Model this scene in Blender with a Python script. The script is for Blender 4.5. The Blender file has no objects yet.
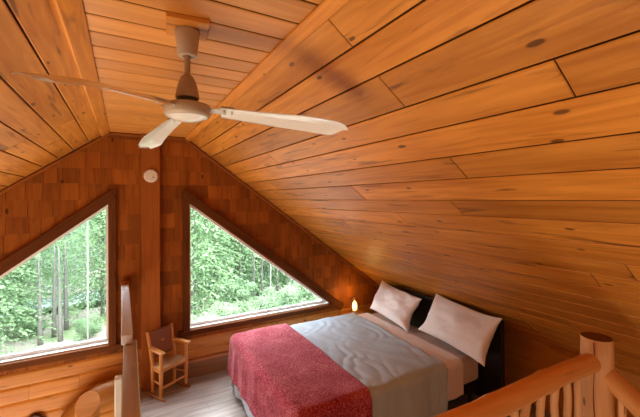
import bpy, bmesh, math, random
from mathutils import Vector, Matrix, noise
random.seed(7)
scene = bpy.context.scene
col = scene.collection
PI = math.pi
H = 2.137                                   # eye height above the loft floor

# ------------------------------------------------------------------ helpers
def prop(o, label=None, cat=None, group=None, kind=None):
    if label: o['label'] = label
    if cat: o['category'] = cat
    if group: o['group'] = group
    if kind: o['kind'] = kind
    return o

def empty(name, loc=(0, 0, 0), rz=0.0):
    o = bpy.data.objects.new(name, None)
    col.objects.link(o)
    o.location = loc
    o.rotation_euler = (0, 0, rz)
    o.empty_display_size = 0.1
    return o

class MB:
    """collects faces with uv and tone, then links them as one mesh object"""
    def __init__(self):
        self.v = []; self.f = []; self.uv = []; self.tone = []; self.mi = []
    def face(self, pts, uvs=None, tone=1.0, mi=0):
        n = len(self.v)
        self.v.extend([tuple(p) for p in pts])
        self.f.append(list(range(n, n + len(pts))))
        self.uv.append(uvs if uvs else [(0, 0)] * len(pts))
        self.tone.append(tone); self.mi.append(mi)
    def quadgrid(self, P, uvf=None, tone=1.0, mi=0, closed_u=False):
        nu = len(P); nv = len(P[0]); base = len(self.v)
        for row in P: self.v.extend([tuple(p) for p in row])
        rng = nu if closed_u else nu - 1
        for i in range(rng):
            i2 = (i + 1) % nu
            for j in range(nv - 1):
                self.f.append([base + i * nv + j, base + i2 * nv + j, base + i2 * nv + j + 1, base + i * nv + j + 1])
                if uvf: self.uv.append([uvf(i, j), uvf(i + 1, j), uvf(i + 1, j + 1), uvf(i, j + 1)])
                else: self.uv.append([(0, 0)] * 4)
                self.tone.append(tone); self.mi.append(mi)
    def box(self, c, size, rot=None, bev=0.006, tone=1.0, grain=None):
        """bevelled box; grain = axis the wood runs along"""
        sx, sy, sz = [s / 2 for s in size]
        b = min(bev, sx * .45, sy * .45, sz * .45)
        if grain is None: grain = max(range(3), key=lambda k: size[k])
        R = rot if rot else Matrix.Identity(3)
        c = Vector(c); off = random.random() * 50
        S = (sx, sy, sz)
        def uvp(p, ax):
            o = [k for k in range(3) if k != grain]
            other = [k for k in o if k != ax]
            k2 = other[0]
            return (p[grain] + off, p[k2] + off * .37 + ax * .3)
        def add(pts, ax):
            self.face([c + R @ Vector(p) for p in pts], [uvp(p, ax) for p in pts], tone)
        for ax in range(3):
            a1, a2 = [(1, 2), (2, 0), (0, 1)][ax]
            for s in (-1, 1):
                pts = []
                for (u, w) in ((-1, -1), (1, -1), (1, 1), (-1, 1)):
                    p = [0, 0, 0]; p[ax] = s * S[ax]; p[a1] = u * (S[a1] - b); p[a2] = w * (S[a2] - b); pts.append(p)
                if s < 0: pts.reverse()
                add(pts, ax)
        for ax in range(3):                 # edge chamfers
            a1, a2 = [(1, 2), (2, 0), (0, 1)][ax]
            for s1 in (-1, 1):
                for s2 in (-1, 1):
                    pts = []
                    for (e, t) in ((-1, 0), (1, 0), (1, 1), (-1, 1)):
                        p = [0, 0, 0]; p[ax] = e * (S[ax] - b)
                        p[a1] = s1 * (S[a1] - (b if t else 0)); p[a2] = s2 * (S[a2] - (0 if t else b)); pts.append(p)
                    if s1 * s2 < 0: pts.reverse()
                    add(pts, a1)
        for sx_ in (-1, 1):
            for sy_ in (-1, 1):
                for sz_ in (-1, 1):
                    pts = [(sx_ * S[0], sy_ * (S[1] - b), sz_ * (S[2] - b)), (sx_ * (S[0] - b), sy_ * S[1], sz_ * (S[2] - b)), (sx_ * (S[0] - b), sy_ * (S[1] - b), sz_ * S[2])]
                    if sx_ * sy_ * sz_ < 0: pts.reverse()
                    add(pts, 0)
    def bar(self, a, b, w, h, up=(0, 0, 1), bev=0.006, tone=1.0):
        a = Vector(a); b = Vector(b); d = b - a; L = d.length; d.normalize()
        up = Vector(up); s = d.cross(up)
        if s.length < 1e-4: s = d.cross(Vector((0, 1, 0)))
        s.normalize(); u = s.cross(d)
        R = Matrix((d, s, u)).transposed()
        self.box((a + b) / 2, (L, w, h), R, bev, tone, 0)
    def tube(self, pts, rads, n=16, tone=1.0, caps=True, capmi=0, squash=1.0):
        pts = [Vector(p) for p in pts]; m = len(pts); rows = []; off = random.random() * 40
        prev = None; acc = 0; us = []
        for i, p in enumerate(pts):
            d = (pts[min(i + 1, m - 1)] - pts[max(i - 1, 0)]).normalized()
            if prev is None:
                r = d.orthogonal().normalized()
            else:
                r = (prev - d * prev.dot(d)).normalized()
            prev = r; s = d.cross(r)
            if i: acc += (p - pts[i - 1]).length
            us.append(acc)
            rows.append([p + (r * math.cos(2 * PI * k / n) + s * math.sin(2 * PI * k / n) * squash) * rads[i] for k in range(n + 1)])
        rm = sum(rads) / len(rads)
        self.quadgrid(rows, lambda i, j: (us[min(i, m - 1)] + off, j / n * 2 * PI * rm + off * .3), tone)
        for q in self.f[-(m - 1) * n:]: q.reverse()
        for q in self.uv[-(m - 1) * n:]: q.reverse()
        if caps:
            for i, fl in ((0, True), (m - 1, False)):
                ring = rows[i][:n]
                if fl: ring = ring[::-1]
                self.face(ring, [((p - pts[i]).x * .3 + off, (p - pts[i]).y * .3) for p in ring], tone, capmi)
    def lathe(self, c, prof, n=32, tone=1.0, axis=None):
        c = Vector(c); R = axis if axis else Matrix.Identity(3)
        rows = [[c + R @ Vector((r * math.cos(2 * PI * k / n), r * math.sin(2 * PI * k / n), z)) for k in range(n + 1)] for (r, z) in prof]
        self.quadgrid(rows, lambda i, j: (i * .05, j / n), tone)
        m = (len(prof) - 1) * n
        for q in self.f[-m:]: q.reverse()
        for q in self.uv[-m:]: q.reverse()
    def build(self, name, mats, parent=None, smooth=False, merge=True, kind=None):
        me = bpy.data.meshes.new(name)
        me.from_pydata(self.v, [], self.f)
        me.uv_layers.new(name='UVMap'); me.color_attributes.new('tone', 'FLOAT_COLOR', 'CORNER')
        fu = []; ft = []
        for fi, fc in enumerate(self.f):
            t = self.tone[fi]
            for j in range(len(fc)):
                fu.extend(self.uv[fi][j]); ft.extend((t, t, t, 1.0))
        me.uv_layers['UVMap'].data.foreach_set('uv', fu)
        me.color_attributes['tone'].data.foreach_set('color', ft)
        for m in (mats if isinstance(mats, (list, tuple)) else [mats]): me.materials.append(m)
        for i, p in enumerate(me.polygons): p.material_index = self.mi[i]
        if merge:
            bm = bmesh.new(); bm.from_mesh(me)
            bmesh.ops.remove_doubles(bm, verts=bm.verts, dist=1e-5)
            bm.to_mesh(me); bm.free()
        if smooth:
            for p in me.polygons: p.use_smooth = True
        o = bpy.data.objects.new(name, me)
        col.objects.link(o)
        if parent: o.parent = parent
        if kind: o['kind'] = kind
        return o

def smooth_angle(o, ang=40):
    me = o.data
    bm = bmesh.new(); bm.from_mesh(me)
    for f in bm.faces: f.smooth = True
    for e in bm.edges:
        if len(e.link_faces) == 2 and e.calc_face_angle(0) > math.radians(ang): e.smooth = False
    bm.to_mesh(me); bm.free()
    return o

def recenter(root_loc, pts):                # world points -> local of an unrotated root
    return [Vector(p) - Vector(root_loc) for p in pts]

# ------------------------------------------------------------------ materials
def nt(name):
    m = bpy.data.materials.new(name); m.use_nodes = True
    t = m.node_tree; t.nodes.clear()
    out = t.nodes.new('ShaderNodeOutputMaterial')
    return m, t, out
def N(t, kind, **kw):
    n = t.nodes.new(kind)
    for k, v in kw.items():
        if k.startswith('i_'): n.inputs[k[2:].replace('_', ' ')].default_value = v
        else: setattr(n, k, v)
    return n
def L(t, a, b): t.links.new(a, b)
def math_(t, op, a, b=None, c=None):
    n = t.nodes.new('ShaderNodeMath'); n.operation = op
    for i, x in enumerate((a, b, c)):
        if x is None: continue
        if isinstance(x, (int, float)): n.inputs[i].default_value = x
        else: L(t, x, n.inputs[i])
    return n.outputs[0]
def ramp(t, fac, stops):
    r = t.nodes.new('ShaderNodeValToRGB')
    el = r.color_ramp.elements
    while len(el) < len(stops): el.new(.5)
    for e, (p, c) in zip(el, stops): e.position = p; e.color = (*c, 1)
    L(t, fac, r.inputs[0]); return r.outputs[0]
def mixc(t, fac, a, b, mode='MIX'):
    n = t.nodes.new('ShaderNodeMix'); n.data_type = 'RGBA'; n.blend_type = mode
    if isinstance(fac, (int, float)): n.inputs[0].default_value = fac
    else: L(t, fac, n.inputs[0])
    for i, x in ((6, a), (7, b)):
        if isinstance(x, tuple): n.inputs[i].default_value = (*x, 1) if len(x) == 3 else x
        else: L(t, x, n.inputs[i])
    return n.outputs[2]

def wood(name, dark, light, rough=.38, knots=.5, grain=1.0, bump=.15, streak=.35, coat=0.0, spec=.4):
    """varnished timber: uv.x runs along the grain in metres, uv.y across"""
    m, t, out = nt(name)
    uv = N(t, 'ShaderNodeUVMap'); uv.uv_map = 'UVMap'
    tone = N(t, 'ShaderNodeVertexColor'); tone.layer_name = 'tone'
    mp = N(t, 'ShaderNodeMapping'); mp.inputs['Scale'].default_value = (1.6 * grain, 22 * grain, 1); L(t, uv.outputs[0], mp.inputs[0])
    g = N(t, 'ShaderNodeTexNoise'); g.inputs['Scale'].default_value = 1.0; g.inputs['Detail'].default_value = 5; g.inputs['Distortion'].default_value = 1.2
    L(t, mp.outputs[0], g.inputs['Vector'])
    mp2 = N(t, 'ShaderNodeMapping'); mp2.inputs['Scale'].default_value = (.9, 4.5, 1); L(t, uv.outputs[0], mp2.inputs[0])
    b = N(t, 'ShaderNodeTexNoise'); b.inputs['Scale'].default_value = 1.4; b.inputs['Detail'].default_value = 3; L(t, mp2.outputs[0], b.inputs['Vector'])
    fac = math_(t, 'ADD', math_(t, 'MULTIPLY', g.outputs[0], .55), math_(t, 'MULTIPLY', b.outputs[0], .45))
    c = ramp(t, fac, [(.33, dark), (.62, light)])
    # dark resin streaks
    mp3 = N(t, 'ShaderNodeMapping'); mp3.inputs['Scale'].default_value = (1.1, 11, 1); L(t, uv.outputs[0], mp3.inputs[0])
    s = N(t, 'ShaderNodeTexNoise'); s.inputs['Scale'].default_value = 1.7; s.inputs['Detail'].default_value = 6; s.inputs['Distortion'].default_value = .8
    L(t, mp3.outputs[0], s.inputs['Vector'])
    sm = ramp(t, s.outputs[0], [(.595, (0, 0, 0)), (.70, (1, 1, 1))])
    c = mixc(t, math_(t, 'MULTIPLY', sm, streak), c, tuple(x * .35 for x in dark))
    # knots
    mpk = N(t, 'ShaderNodeMapping'); mpk.inputs['Scale'].default_value = (2.6, 6.5, 1); L(t, uv.outputs[0], mpk.inputs[0])
    vo = N(t, 'ShaderNodeTexVoronoi'); vo.voronoi_dimensions = '2D'; vo.inputs['Scale'].default_value = 1.0; L(t, mpk.outputs[0], vo.inputs['Vector'])
    sep = N(t, 'ShaderNodeSeparateColor'); L(t, vo.outputs['Color'], sep.inputs[0])
    keep = math_(t, 'GREATER_THAN', sep.outputs[0], 1 - .55 * knots)
    rad = math_(t, 'MULTIPLY_ADD', sep.outputs[1], .05, .04)
    kn = math_(t, 'SUBTRACT', 1, math_(t, 'SMOOTH_MIN', math_(t, 'DIVIDE', vo.outputs['Distance'], rad), 1, .4))
    kn = math_(t, 'MULTIPLY', math_(t, 'MAXIMUM', kn, 0), keep)
    kn = ramp(t, kn, [(.0, (0, 0, 0)), (.25, (1, 1, 1))])
    c = mixc(t, math_(t, 'MULTIPLY', kn, .8), c, tuple(x * .16 for x in dark))
    c = mixc(t, 1.0, c, tone.outputs[0], 'MULTIPLY')
    p = N(t, 'ShaderNodeBsdfPrincipled'); L(t, c, p.inputs['Base Color'])
    p.inputs['Roughness'].default_value = rough; p.inputs['Specular IOR Level'].default_value = spec
    p.inputs['Coat Weight'].default_value = coat; p.inputs['Coat Roughness'].default_value = .25
    bp = N(t, 'ShaderNodeBump'); bp.inputs['Strength'].default_value = bump; bp.inputs['Distance'].default_value = .01
    L(t, g.outputs[0], bp.inputs['Height']); L(t, bp.outputs[0], p.inputs['Normal'])
    L(t, p.outputs[0], out.inputs[0]); return m

def plain(name, c, rough=.5, spec=.5, metal=0, var=.08, scale=30, bump=0, sheen=0, sub=0, emit=None, trans=0):
    m, t, out = nt(name)
    tc = N(t, 'ShaderNodeTexCoord')
    n = N(t, 'ShaderNodeTexNoise'); n.inputs['Scale'].default_value = scale; n.inputs['Detail'].default_value = 4
    L(t, tc.outputs['Object'], n.inputs['Vector'])
    cc = ramp(t, n.outputs[0], [(.3, tuple(x * (1 - var) for x in c)), (.7, tuple(min(1, x * (1 + var)) for x in c))])
    p = N(t, 'ShaderNodeBsdfPrincipled'); L(t, cc, p.inputs['Base Color'])
    p.inputs['Roughness'].default_value = rough; p.inputs['Specular IOR Level'].default_value = spec; p.inputs['Metallic'].default_value = metal
    p.inputs['Sheen Weight'].default_value = sheen
    if emit: p.inputs['Emission Color'].default_value = (*emit[0], 1); p.inputs['Emission Strength'].default_value = emit[1]
    if bump:
        bp = N(t, 'ShaderNodeBump'); bp.inputs['Strength'].default_value = bump; bp.inputs['Distance'].default_value = .004
        L(t, n.outputs[0], bp.inputs['Height']); L(t, bp.outputs[0], p.inputs['Normal'])
    L(t, p.outputs[0], out.inputs[0]); return m

M = {}
M['ceil'] = wood('ceiling_pine', (.42, .135, .014), (.68, .275, .044), rough=.42, knots=.75, streak=.8, spec=.3)
M['ceilflat'] = wood('flat_ceiling_pine', (.50, .18, .028), (.64, .265, .052), rough=.42, knots=.12, streak=.3)
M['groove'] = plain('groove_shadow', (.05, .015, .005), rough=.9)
M['shingle'] = wood('cedar_shingle', (.20, .050, .006), (.33, .098, .011), rough=.6, knots=.12, streak=.3, spec=.15)
M['logwall'] = wood('log_wall_pine', (.40, .135, .016), (.56, .225, .030), rough=.45, knots=.3, streak=.5)
M['trimdark'] = wood('stained_window_trim', (.075, .022, .005), (.13, .040, .009), rough=.6, knots=.1, spec=.08)
M['post'] = wood('centre_post_timber', (.24, .062, .008), (.34, .10, .014), rough=.55, knots=.2, spec=.15)
M['base'] = wood('baseboard_timber', (.20, .075, .024), (.30, .12, .042), rough=.5, knots=.1)
M['ledge'] = wood('ledge_timber', (.36, .17, .075), (.46, .23, .11), rough=.5, knots=.1)
M['peeled'] = wood('peeled_log', (.64, .33, .13), (.80, .47, .22), rough=.5, knots=.5, streak=.25, grain=.7)
M['railorange'] = wood('varnished_log_rail', (.58, .24, .065), (.76, .36, .12), rough=.4, knots=.3, streak=.3, grain=.7)
M['cut'] = wood('dark_log_cut', (.16, .06, .02), (.22, .09, .03), rough=.6, knots=0)
M['logend'] = wood('pale_log_cut', (.56, .24, .05), (.68, .33, .09), rough=.6, knots=0)
M['plank'] = wood('weathered_rail_plank', (.34, .27, .25), (.46, .39, .37), rough=.3, knots=.1, spec=.7)
M['palecap'] = wood('pale_rail_cap', (.50, .50, .53), (.62, .62, .64), rough=.3, knots=.05, spec=.6, streak=.1)  # window reflection put into the colour, paler and bluer than the plank
M['chair'] = wood('maple_chair_wood', (.50, .20, .045), (.66, .32, .09), rough=.35, knots=0)
M['chairdark'] = wood('walnut_chair_wood', (.20, .07, .018), (.30, .11, .03), rough=.4, knots=0)
M['seat'] = plain('woven_seat', (.40, .25, .12), rough=.8, var=.3, scale=160, bump=.5)
M['beige'] = plain('beige_enamel', (.46, .35, .25), rough=.4, var=.03)
M['white'] = plain('white_enamel', (.78, .75, .69), rough=.18, spec=.7, var=.02)
M['rod'] = plain('tan_metal_rod', (.34, .23, .15), rough=.45, var=.05)
M['black'] = plain('black_metal', (.015, .013, .012), rough=.45)
M['vinyl'] = plain('white_vinyl_frame', (.75, .77, .76), rough=.35, var=.02)
M['detector'] = plain('detector_plastic', (.70, .62, .54), rough=.5, var=.02)
M['espresso'] = plain('espresso_headboard', (.012, .008, .008), rough=.5, spec=.3, var=.2)
M['sheet'] = plain('blush_cotton', (.80, .67, .62), rough=.9, spec=.15, var=.03, scale=260, bump=.12, sheen=.1)
M['pillow'] = plain('pillow_cotton', (.84, .78, .77), rough=.9, spec=.15, var=.02, scale=260, bump=.08, sheen=.1)
M['mattress'] = plain('mattress_ticking', (.62, .50, .45), rough=.9, spec=.1, var=.03, scale=200)
M['duvet'] = plain('blue_grey_linen', (.47, .57, .68), rough=.92, spec=.1, var=.07, scale=220, bump=.15, sheen=.1)
M['bracket'] = plain('bracket_metal', (.7, .67, .6), rough=.25, metal=.4)
M['bark'] = plain('spruce_bark', (.19, .18, .16), rough=.9, var=.3, scale=20)
M['palebark'] = plain('pale_trunk_bark', (.17, .165, .15), rough=.9, var=.3, scale=14)
M['birch'] = plain('birch_bark', (.30, .33, .28), rough=.8, var=.2, scale=14)
M['mirrorglass'] = plain('mirror_glass', (.30, .30, .24), rough=.08, metal=.9)
M['darkframe'] = plain('dark_mirror_frame', (.05, .018, .008), rough=.5)

def throw_mat():
    m, t, out = nt('red_heather_throw')
    tc = N(t, 'ShaderNodeTexCoord')
    n = N(t, 'ShaderNodeTexNoise'); n.inputs['Scale'].default_value = 75; n.inputs['Detail'].default_value = 5; L(t, tc.outputs['Object'], n.inputs['Vector'])
    n2 = N(t, 'ShaderNodeTexNoise'); n2.inputs['Scale'].default_value = 6; L(t, tc.outputs['Object'], n2.inputs['Vector'])
    f = math_(t, 'ADD', math_(t, 'MULTIPLY', n.outputs[0], .75), math_(t, 'MULTIPLY', n2.outputs[0], .25))
    c = ramp(t, f, [(.36, (.21, .012, .028)), (.5, (.40, .05, .085)), (.66, (.60, .20, .24))])
    p = N(t, 'ShaderNodeBsdfPrincipled'); L(t, c, p.inputs['Base Color']); p.inputs['Roughness'].default_value = .95; p.inputs['Specular IOR Level'].default_value = .1
    p.inputs['Sheen Weight'].default_value = .15
    bp = N(t, 'ShaderNodeBump'); bp.inputs['Strength'].default_value = .5; bp.inputs['Distance'].default_value = .006; L(t, n.outputs[0], bp.inputs['Height']); L(t, bp.outputs[0], p.inputs['Normal'])
    L(t, p.outputs[0], out.inputs[0]); return m
M['throw'] = throw_mat()

def floor_mat():
    m, t, out = nt('vinyl_plank_floor')
    tc = N(t, 'ShaderNodeTexCoord')
    br = N(t, 'ShaderNodeTexBrick'); br.offset = .37; br.inputs['Scale'].default_value = 1; br.inputs['Brick Width'].default_value = 1.2; br.inputs['Row Height'].default_value = .15
    br.inputs['Mortar Size'].default_value = .002; br.inputs['Color1'].default_value = (.335, .30, .28, 1); br.inputs['Color2'].default_value = (.40, .365, .345, 1); br.inputs['Mortar'].default_value = (.22, .18, .15, 1)
    L(t, tc.outputs['Object'], br.inputs['Vector'])
    mp = N(t, 'ShaderNodeMapping'); mp.inputs['Scale'].default_value = (1.5, 22, 1); L(t, tc.outputs['Object'], mp.inputs[0])
    n = N(t, 'ShaderNodeTexNoise'); n.inputs['Scale'].default_value = 1.2; n.inputs['Detail'].default_value = 5; n.inputs['Distortion'].default_value = .7; L(t, mp.outputs[0], n.inputs['Vector'])
    g = ramp(t, n.outputs[0], [(.35, (.72, .70, .68)), (.65, (1.15, 1.15, 1.15))])
    c = mixc(t, 1.0, br.outputs[0], g, 'MULTIPLY')
    p = N(t, 'ShaderNodeBsdfPrincipled'); L(t, c, p.inputs['Base Color']); p.inputs['Roughness'].default_value = .3; p.inputs['Specular IOR Level'].default_value = .6
    L(t, p.outputs[0], out.inputs[0]); return m
M['floor'] = floor_mat()

def glass_mat(name, tint=(.97, .99, .98), refl=.06):
    m, t, out = nt(name)
    tr = N(t, 'ShaderNodeBsdfTransparent'); tr.inputs[0].default_value = (*tint, 1)
    gl = N(t, 'ShaderNodeBsdfGlossy'); gl.inputs['Roughness'].default_value = .02
    lw = N(t, 'ShaderNodeLayerWeight'); lw.inputs['Blend'].default_value = .25
    f = math_(t, 'MULTIPLY_ADD', lw.outputs['Fresnel'], .5, refl * .3)
    mx = N(t, 'ShaderNodeMixShader'); L(t, f, mx.inputs[0]); L(t, tr.outputs[0], mx.inputs[1]); L(t, gl.outputs[0], mx.inputs[2])
    L(t, mx.outputs[0], out.inputs[0]); return m
M['glass'] = glass_mat('window_glass')
M['lampglass'] = glass_mat('lamp_glass', (1, .9, .7), .1)

def leaf_mat(name, a, b):
    m, t, out = nt(name)
    tone = N(t, 'ShaderNodeVertexColor'); tone.layer_name = 'tone'
    tc = N(t, 'ShaderNodeTexCoord'); n = N(t, 'ShaderNodeTexNoise'); n.inputs['Scale'].default_value = 1.1; L(t, tc.outputs['Object'], n.inputs['Vector'])
    c = ramp(t, n.outputs[0], [(.35, a), (.65, b)])
    c = mixc(t, 1.0, c, tone.outputs[0], 'MULTIPLY')
    d = N(t, 'ShaderNodeBsdfDiffuse'); L(t, c, d.inputs[0])
    tl = N(t, 'ShaderNodeBsdfTranslucent'); L(t, c, tl.inputs[0])
    mx = N(t, 'ShaderNodeMixShader'); mx.inputs[0].default_value = .45; L(t, d.outputs[0], mx.inputs[1]); L(t, tl.outputs[0], mx.inputs[2])
    L(t, mx.outputs[0], out.inputs[0]); return m
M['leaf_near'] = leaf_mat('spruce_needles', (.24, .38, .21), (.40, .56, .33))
M['leaf_mid'] = leaf_mat('distant_needles', (.37, .50, .39), (.50, .62, .50))  # distance haze painted into the needle colour, stronger on the far trees
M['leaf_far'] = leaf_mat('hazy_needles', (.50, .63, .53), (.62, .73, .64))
M['leaf_bush'] = leaf_mat('bush_leaves', (.30, .46, .26), (.46, .62, .40))

def ground_mat():
    m, t, out = nt('leaf_litter_ground')
    tc = N(t, 'ShaderNodeTexCoord')
    n = N(t, 'ShaderNodeTexNoise'); n.inputs['Scale'].default_value = .9; n.inputs['Detail'].default_value = 8; L(t, tc.outputs['Object'], n.inputs['Vector'])
    c = ramp(t, n.outputs[0], [(.38, (.22, .30, .16)), (.5, (.46, .41, .37)), (.66, (.58, .52, .49))])
    p = N(t, 'ShaderNodeBsdfPrincipled'); L(t, c, p.inputs['Base Color']); p.inputs['Roughness'].default_value = 1; p.inputs['Specular IOR Level'].default_value = 0
    L(t, p.outputs[0], out.inputs[0]); return m
M['ground'] = ground_mat()
M['road'] = plain('pale_gravel_road', (.42, .48, .54), rough=.9, var=.1, scale=4)
M['plaster'] = plain('pale_lower_wall', (.62, .56, .48), rough=.9, var=.03, scale=4)

# ------------------------------------------------------------------ room dimensions (metres; loft floor at z = 0)
XC, HW, TN = .255, .400, .7313
ZT = H + .733                              # flat ceiling height
YW = 4.40                                  # gable wall
YB = -3.0
ZL = -2.6                                  # lower floor
def zslope(x):                             # height of the sloped ceiling
    return ZT - TN * max(0, abs(x - XC) - HW)
XR = 3.68; XL = -3.45

# planks on an arbitrary plane
def planks(mb, origin, du, dv, dn, length, widths, joints, gap=.0065, tones=(.80, 1.12), th=.018):
    origin = Vector(origin); du = Vector(du); dv = Vector(dv); dn = Vector(dn)
    v0 = 0
    for i, w in enumerate(widths):
        cuts = [0] + sorted(joints[i]) + [length]
        for a, b in zip(cuts[:-1], cuts[1:]):
            tone = random.uniform(*tones); off = random.random() * 90; offv = random.random() * 20
            c = .004; g = gap * .5
            U0, U1, V0, V1 = a + (g * .6 if a > 0 else 0), b - (g * .6 if b < length else 0), v0 + g, v0 + w - g
            def P(u, v, d): return origin + du * u + dv * v + dn * d
            def q(pts): mb.face([P(*p) for p in pts], [(p[0] + off, p[1] + offv) for p in pts], tone)
            t = th
            q([(U0 + c, V0 + c, t), (U1 - c, V0 + c, t), (U1 - c, V1 - c, t), (U0 + c, V1 - c, t)])
            q([(U0, V0, t - c), (U1, V0, t - c), (U1 - c, V0 + c, t), (U0 + c, V0 + c, t)])
            q([(U1, V0, t - c), (U1, V1, t - c), (U1 - c, V1 - c, t), (U1 - c, V0 + c, t)])
            q([(U1, V1, t - c), (U0, V1, t - c), (U0 + c, V1 - c, t), (U1 - c, V1 - c, t)])
            q([(U0, V1, t - c), (U0, V0, t - c), (U0 + c, V0 + c, t), (U0 + c, V1 - c, t)])
            tone *= .16  # groove shadow painted into the plank side faces
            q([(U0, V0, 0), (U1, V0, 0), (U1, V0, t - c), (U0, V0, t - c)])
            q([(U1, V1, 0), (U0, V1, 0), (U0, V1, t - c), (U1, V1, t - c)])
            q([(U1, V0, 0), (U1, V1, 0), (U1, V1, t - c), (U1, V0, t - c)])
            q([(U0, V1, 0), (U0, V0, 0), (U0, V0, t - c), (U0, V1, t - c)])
        v0 += w
    return v0

cs = 1 / math.sqrt(1 + TN * TN); sn = TN * cs
TH = .018
# ------------------------------------------------------------------ ceiling: flat strip, right slope, left slope
mb = MB()
LEN = YW - YB
def rand_joints(n, lo=1.6, hi=3.4):
    out = []
    for i in range(n):
        u = random.uniform(.3, hi); js = []
        while u < LEN - .5:
            js.append(u); u += random.uniform(lo, hi)
        out.append(js)
    return out
# right slope (offsets measured across the slope, horizontally)
offs = [0.0, .162, .291, .449, .579, .734, .873]
while offs[-1] < XR - XC - HW + .05: offs.append(offs[-1] + random.choice((.130, .155, .142)))
widths = [(b - a) / cs for a, b in zip(offs[:-1], offs[1:])]
J = rand_joints(len(widths))
yj = 1.155 - YB
J[0] = [yj]; J[1] = [2.2]; J[2] = [yj]; J[3] = [.54 - YB, 5.9]; J[4] = [1.6]; J[5] = [yj, 6.6]; J[6] = [2.0, 5.2]
O = Vector((XC + HW, YB, ZT)) + Vector((sn, 0, cs)) * TH
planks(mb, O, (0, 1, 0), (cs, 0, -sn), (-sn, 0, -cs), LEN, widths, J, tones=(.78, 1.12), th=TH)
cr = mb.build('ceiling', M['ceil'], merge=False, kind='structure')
mb = MB()
offs = [0.0, .168, .300, .427, .556]
while offs[-1] < XC - HW - XL + .05: offs.append(offs[-1] + random.choice((.130, .155, .142)))
widths = [(b - a) / cs for a, b in zip(offs[:-1], offs[1:])]
J = rand_joints(len(widths)); J[0] = [4.0]; J[1] = [6.15]; J[2] = [1.9, 6.55]
O = Vector((XC - HW, YB, ZT)) + Vector((-sn, 0, cs)) * TH
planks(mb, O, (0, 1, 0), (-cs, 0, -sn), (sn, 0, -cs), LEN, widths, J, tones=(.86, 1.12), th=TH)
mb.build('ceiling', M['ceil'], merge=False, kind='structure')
mb = MB()
w = .1635; y0 = 1.140 - 26 * w
wd = [w] * 46
nn = int((YW - y0) / w) + 1
O = Vector((XC - HW, y0, ZT + TH))
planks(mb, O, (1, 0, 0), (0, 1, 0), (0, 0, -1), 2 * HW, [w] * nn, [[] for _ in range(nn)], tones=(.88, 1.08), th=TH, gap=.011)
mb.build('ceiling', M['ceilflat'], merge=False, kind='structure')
# roof deck behind the boards (dark grooves)
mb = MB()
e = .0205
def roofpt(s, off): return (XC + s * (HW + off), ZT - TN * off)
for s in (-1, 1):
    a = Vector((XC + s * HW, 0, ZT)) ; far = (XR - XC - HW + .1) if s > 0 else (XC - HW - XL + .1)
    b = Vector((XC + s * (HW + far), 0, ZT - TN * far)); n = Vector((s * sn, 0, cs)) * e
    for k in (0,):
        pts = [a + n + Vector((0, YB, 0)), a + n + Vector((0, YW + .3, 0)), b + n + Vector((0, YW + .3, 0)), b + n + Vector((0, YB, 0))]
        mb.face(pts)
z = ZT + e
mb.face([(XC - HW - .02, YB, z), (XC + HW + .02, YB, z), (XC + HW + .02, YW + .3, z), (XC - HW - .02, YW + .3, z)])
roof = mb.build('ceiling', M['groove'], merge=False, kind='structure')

# trim boards lying along both folds of the ceiling
for k, s in ((2, -1), (3, 1)):
    mb = MB()
    wtrim = (.062 if s < 0 else .040) / cs + .012
    cx = XC + s * (HW - .006) + s * cs * wtrim / 2; cz = ZT - sn * wtrim / 2 + .006
    R = Matrix((Vector((0, 1, 0)), Vector((s * cs, 0, -sn)), Vector((0, 1, 0)).cross(Vector((s * cs, 0, -sn))))).transposed()
    mb.box((cx - s * sn * .008, (YB + YW) / 2, cz - cs * .008), (YW - YB - .002, wtrim, .024), R, .004, 1.08, 0)
    mb.build('trim_%d' % k, M['ceil'], merge=False, kind='structure')

# ------------------------------------------------------------------ gable wall with shingles, two window openings
WZT, WZB, WT = H - .0717, H - 1.5363, .765
gl1 = [(-.153, WZT), (-.153, WZB), (-.153 - (WZT - WZB) / WT, WZB)]        # left glass triangle (x, z)
gl2 = [(.696, WZT), (.696, WZB), (.696 + (WZT - WZB) / WT, WZB)]
def clip(poly, a, b, keep_left=True):
    out = []
    def side(p): return ((b[0] - a[0]) * (p[1] - a[1]) - (b[1] - a[1]) * (p[0] - a[0])) * (1 if keep_left else -1)
    for i in range(len(poly)):
        p, q = poly[i], poly[(i + 1) % len(poly)]
        sp, sq = side(p), side(q)
        if sp >= 0: out.append(p)
        if sp * sq < 0:
            tt = sp / (sp - sq); out.append((p[0] + (q[0] - p[0]) * tt, p[1] + (q[1] - p[1]) * tt))
    return out
def area(poly): return .5 * sum(poly[i][0] * poly[(i + 1) % len(poly)][1] - poly[(i + 1) % len(poly)][0] * poly[i][1] for i in range(len(poly)))
def minus(poly, tri):
    if area(tri) < 0: tri = tri[::-1]
    res = []; P = poly
    for i in range(3):
        a, b = tri[i], tri[(i + 1) % 3]
        o = clip(P, a, b, False)
        if len(o) > 2 and abs(area(o)) > 1e-6: res.append(o)
        P = clip(P, a, b, True)
        if len(P) < 3: break
    return res
def offset_tri(tri, d):
    c = (sum(p[0] for p in tri) / 3, sum(p[1] for p in tri) / 3)
    t = tri if area(tri) > 0 else tri[::-1]
    lines = []
    for i in range(3):
        a, b = t[i], t[(i + 1) % 3]; dx, dz = b[0] - a[0], b[1] - a[1]; l = math.hypot(dx, dz)
        nx, nz = dz / l, -dx / l
        lines.append(((a[0] + nx * d, a[1] + nz * d), (dx / l, dz / l)))
    pts = []
    for i in range(3):
        (p, u), (q, v) = lines[i - 1], lines[i]
        det = u[0] * v[1] - u[1] * v[0]; s_ = ((q[0] - p[0]) * v[1] - (q[1] - p[1]) * v[0]) / det
        pts.append((p[0] + u[0] * s_, p[1] + u[1] * s_))
    return pts
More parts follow.
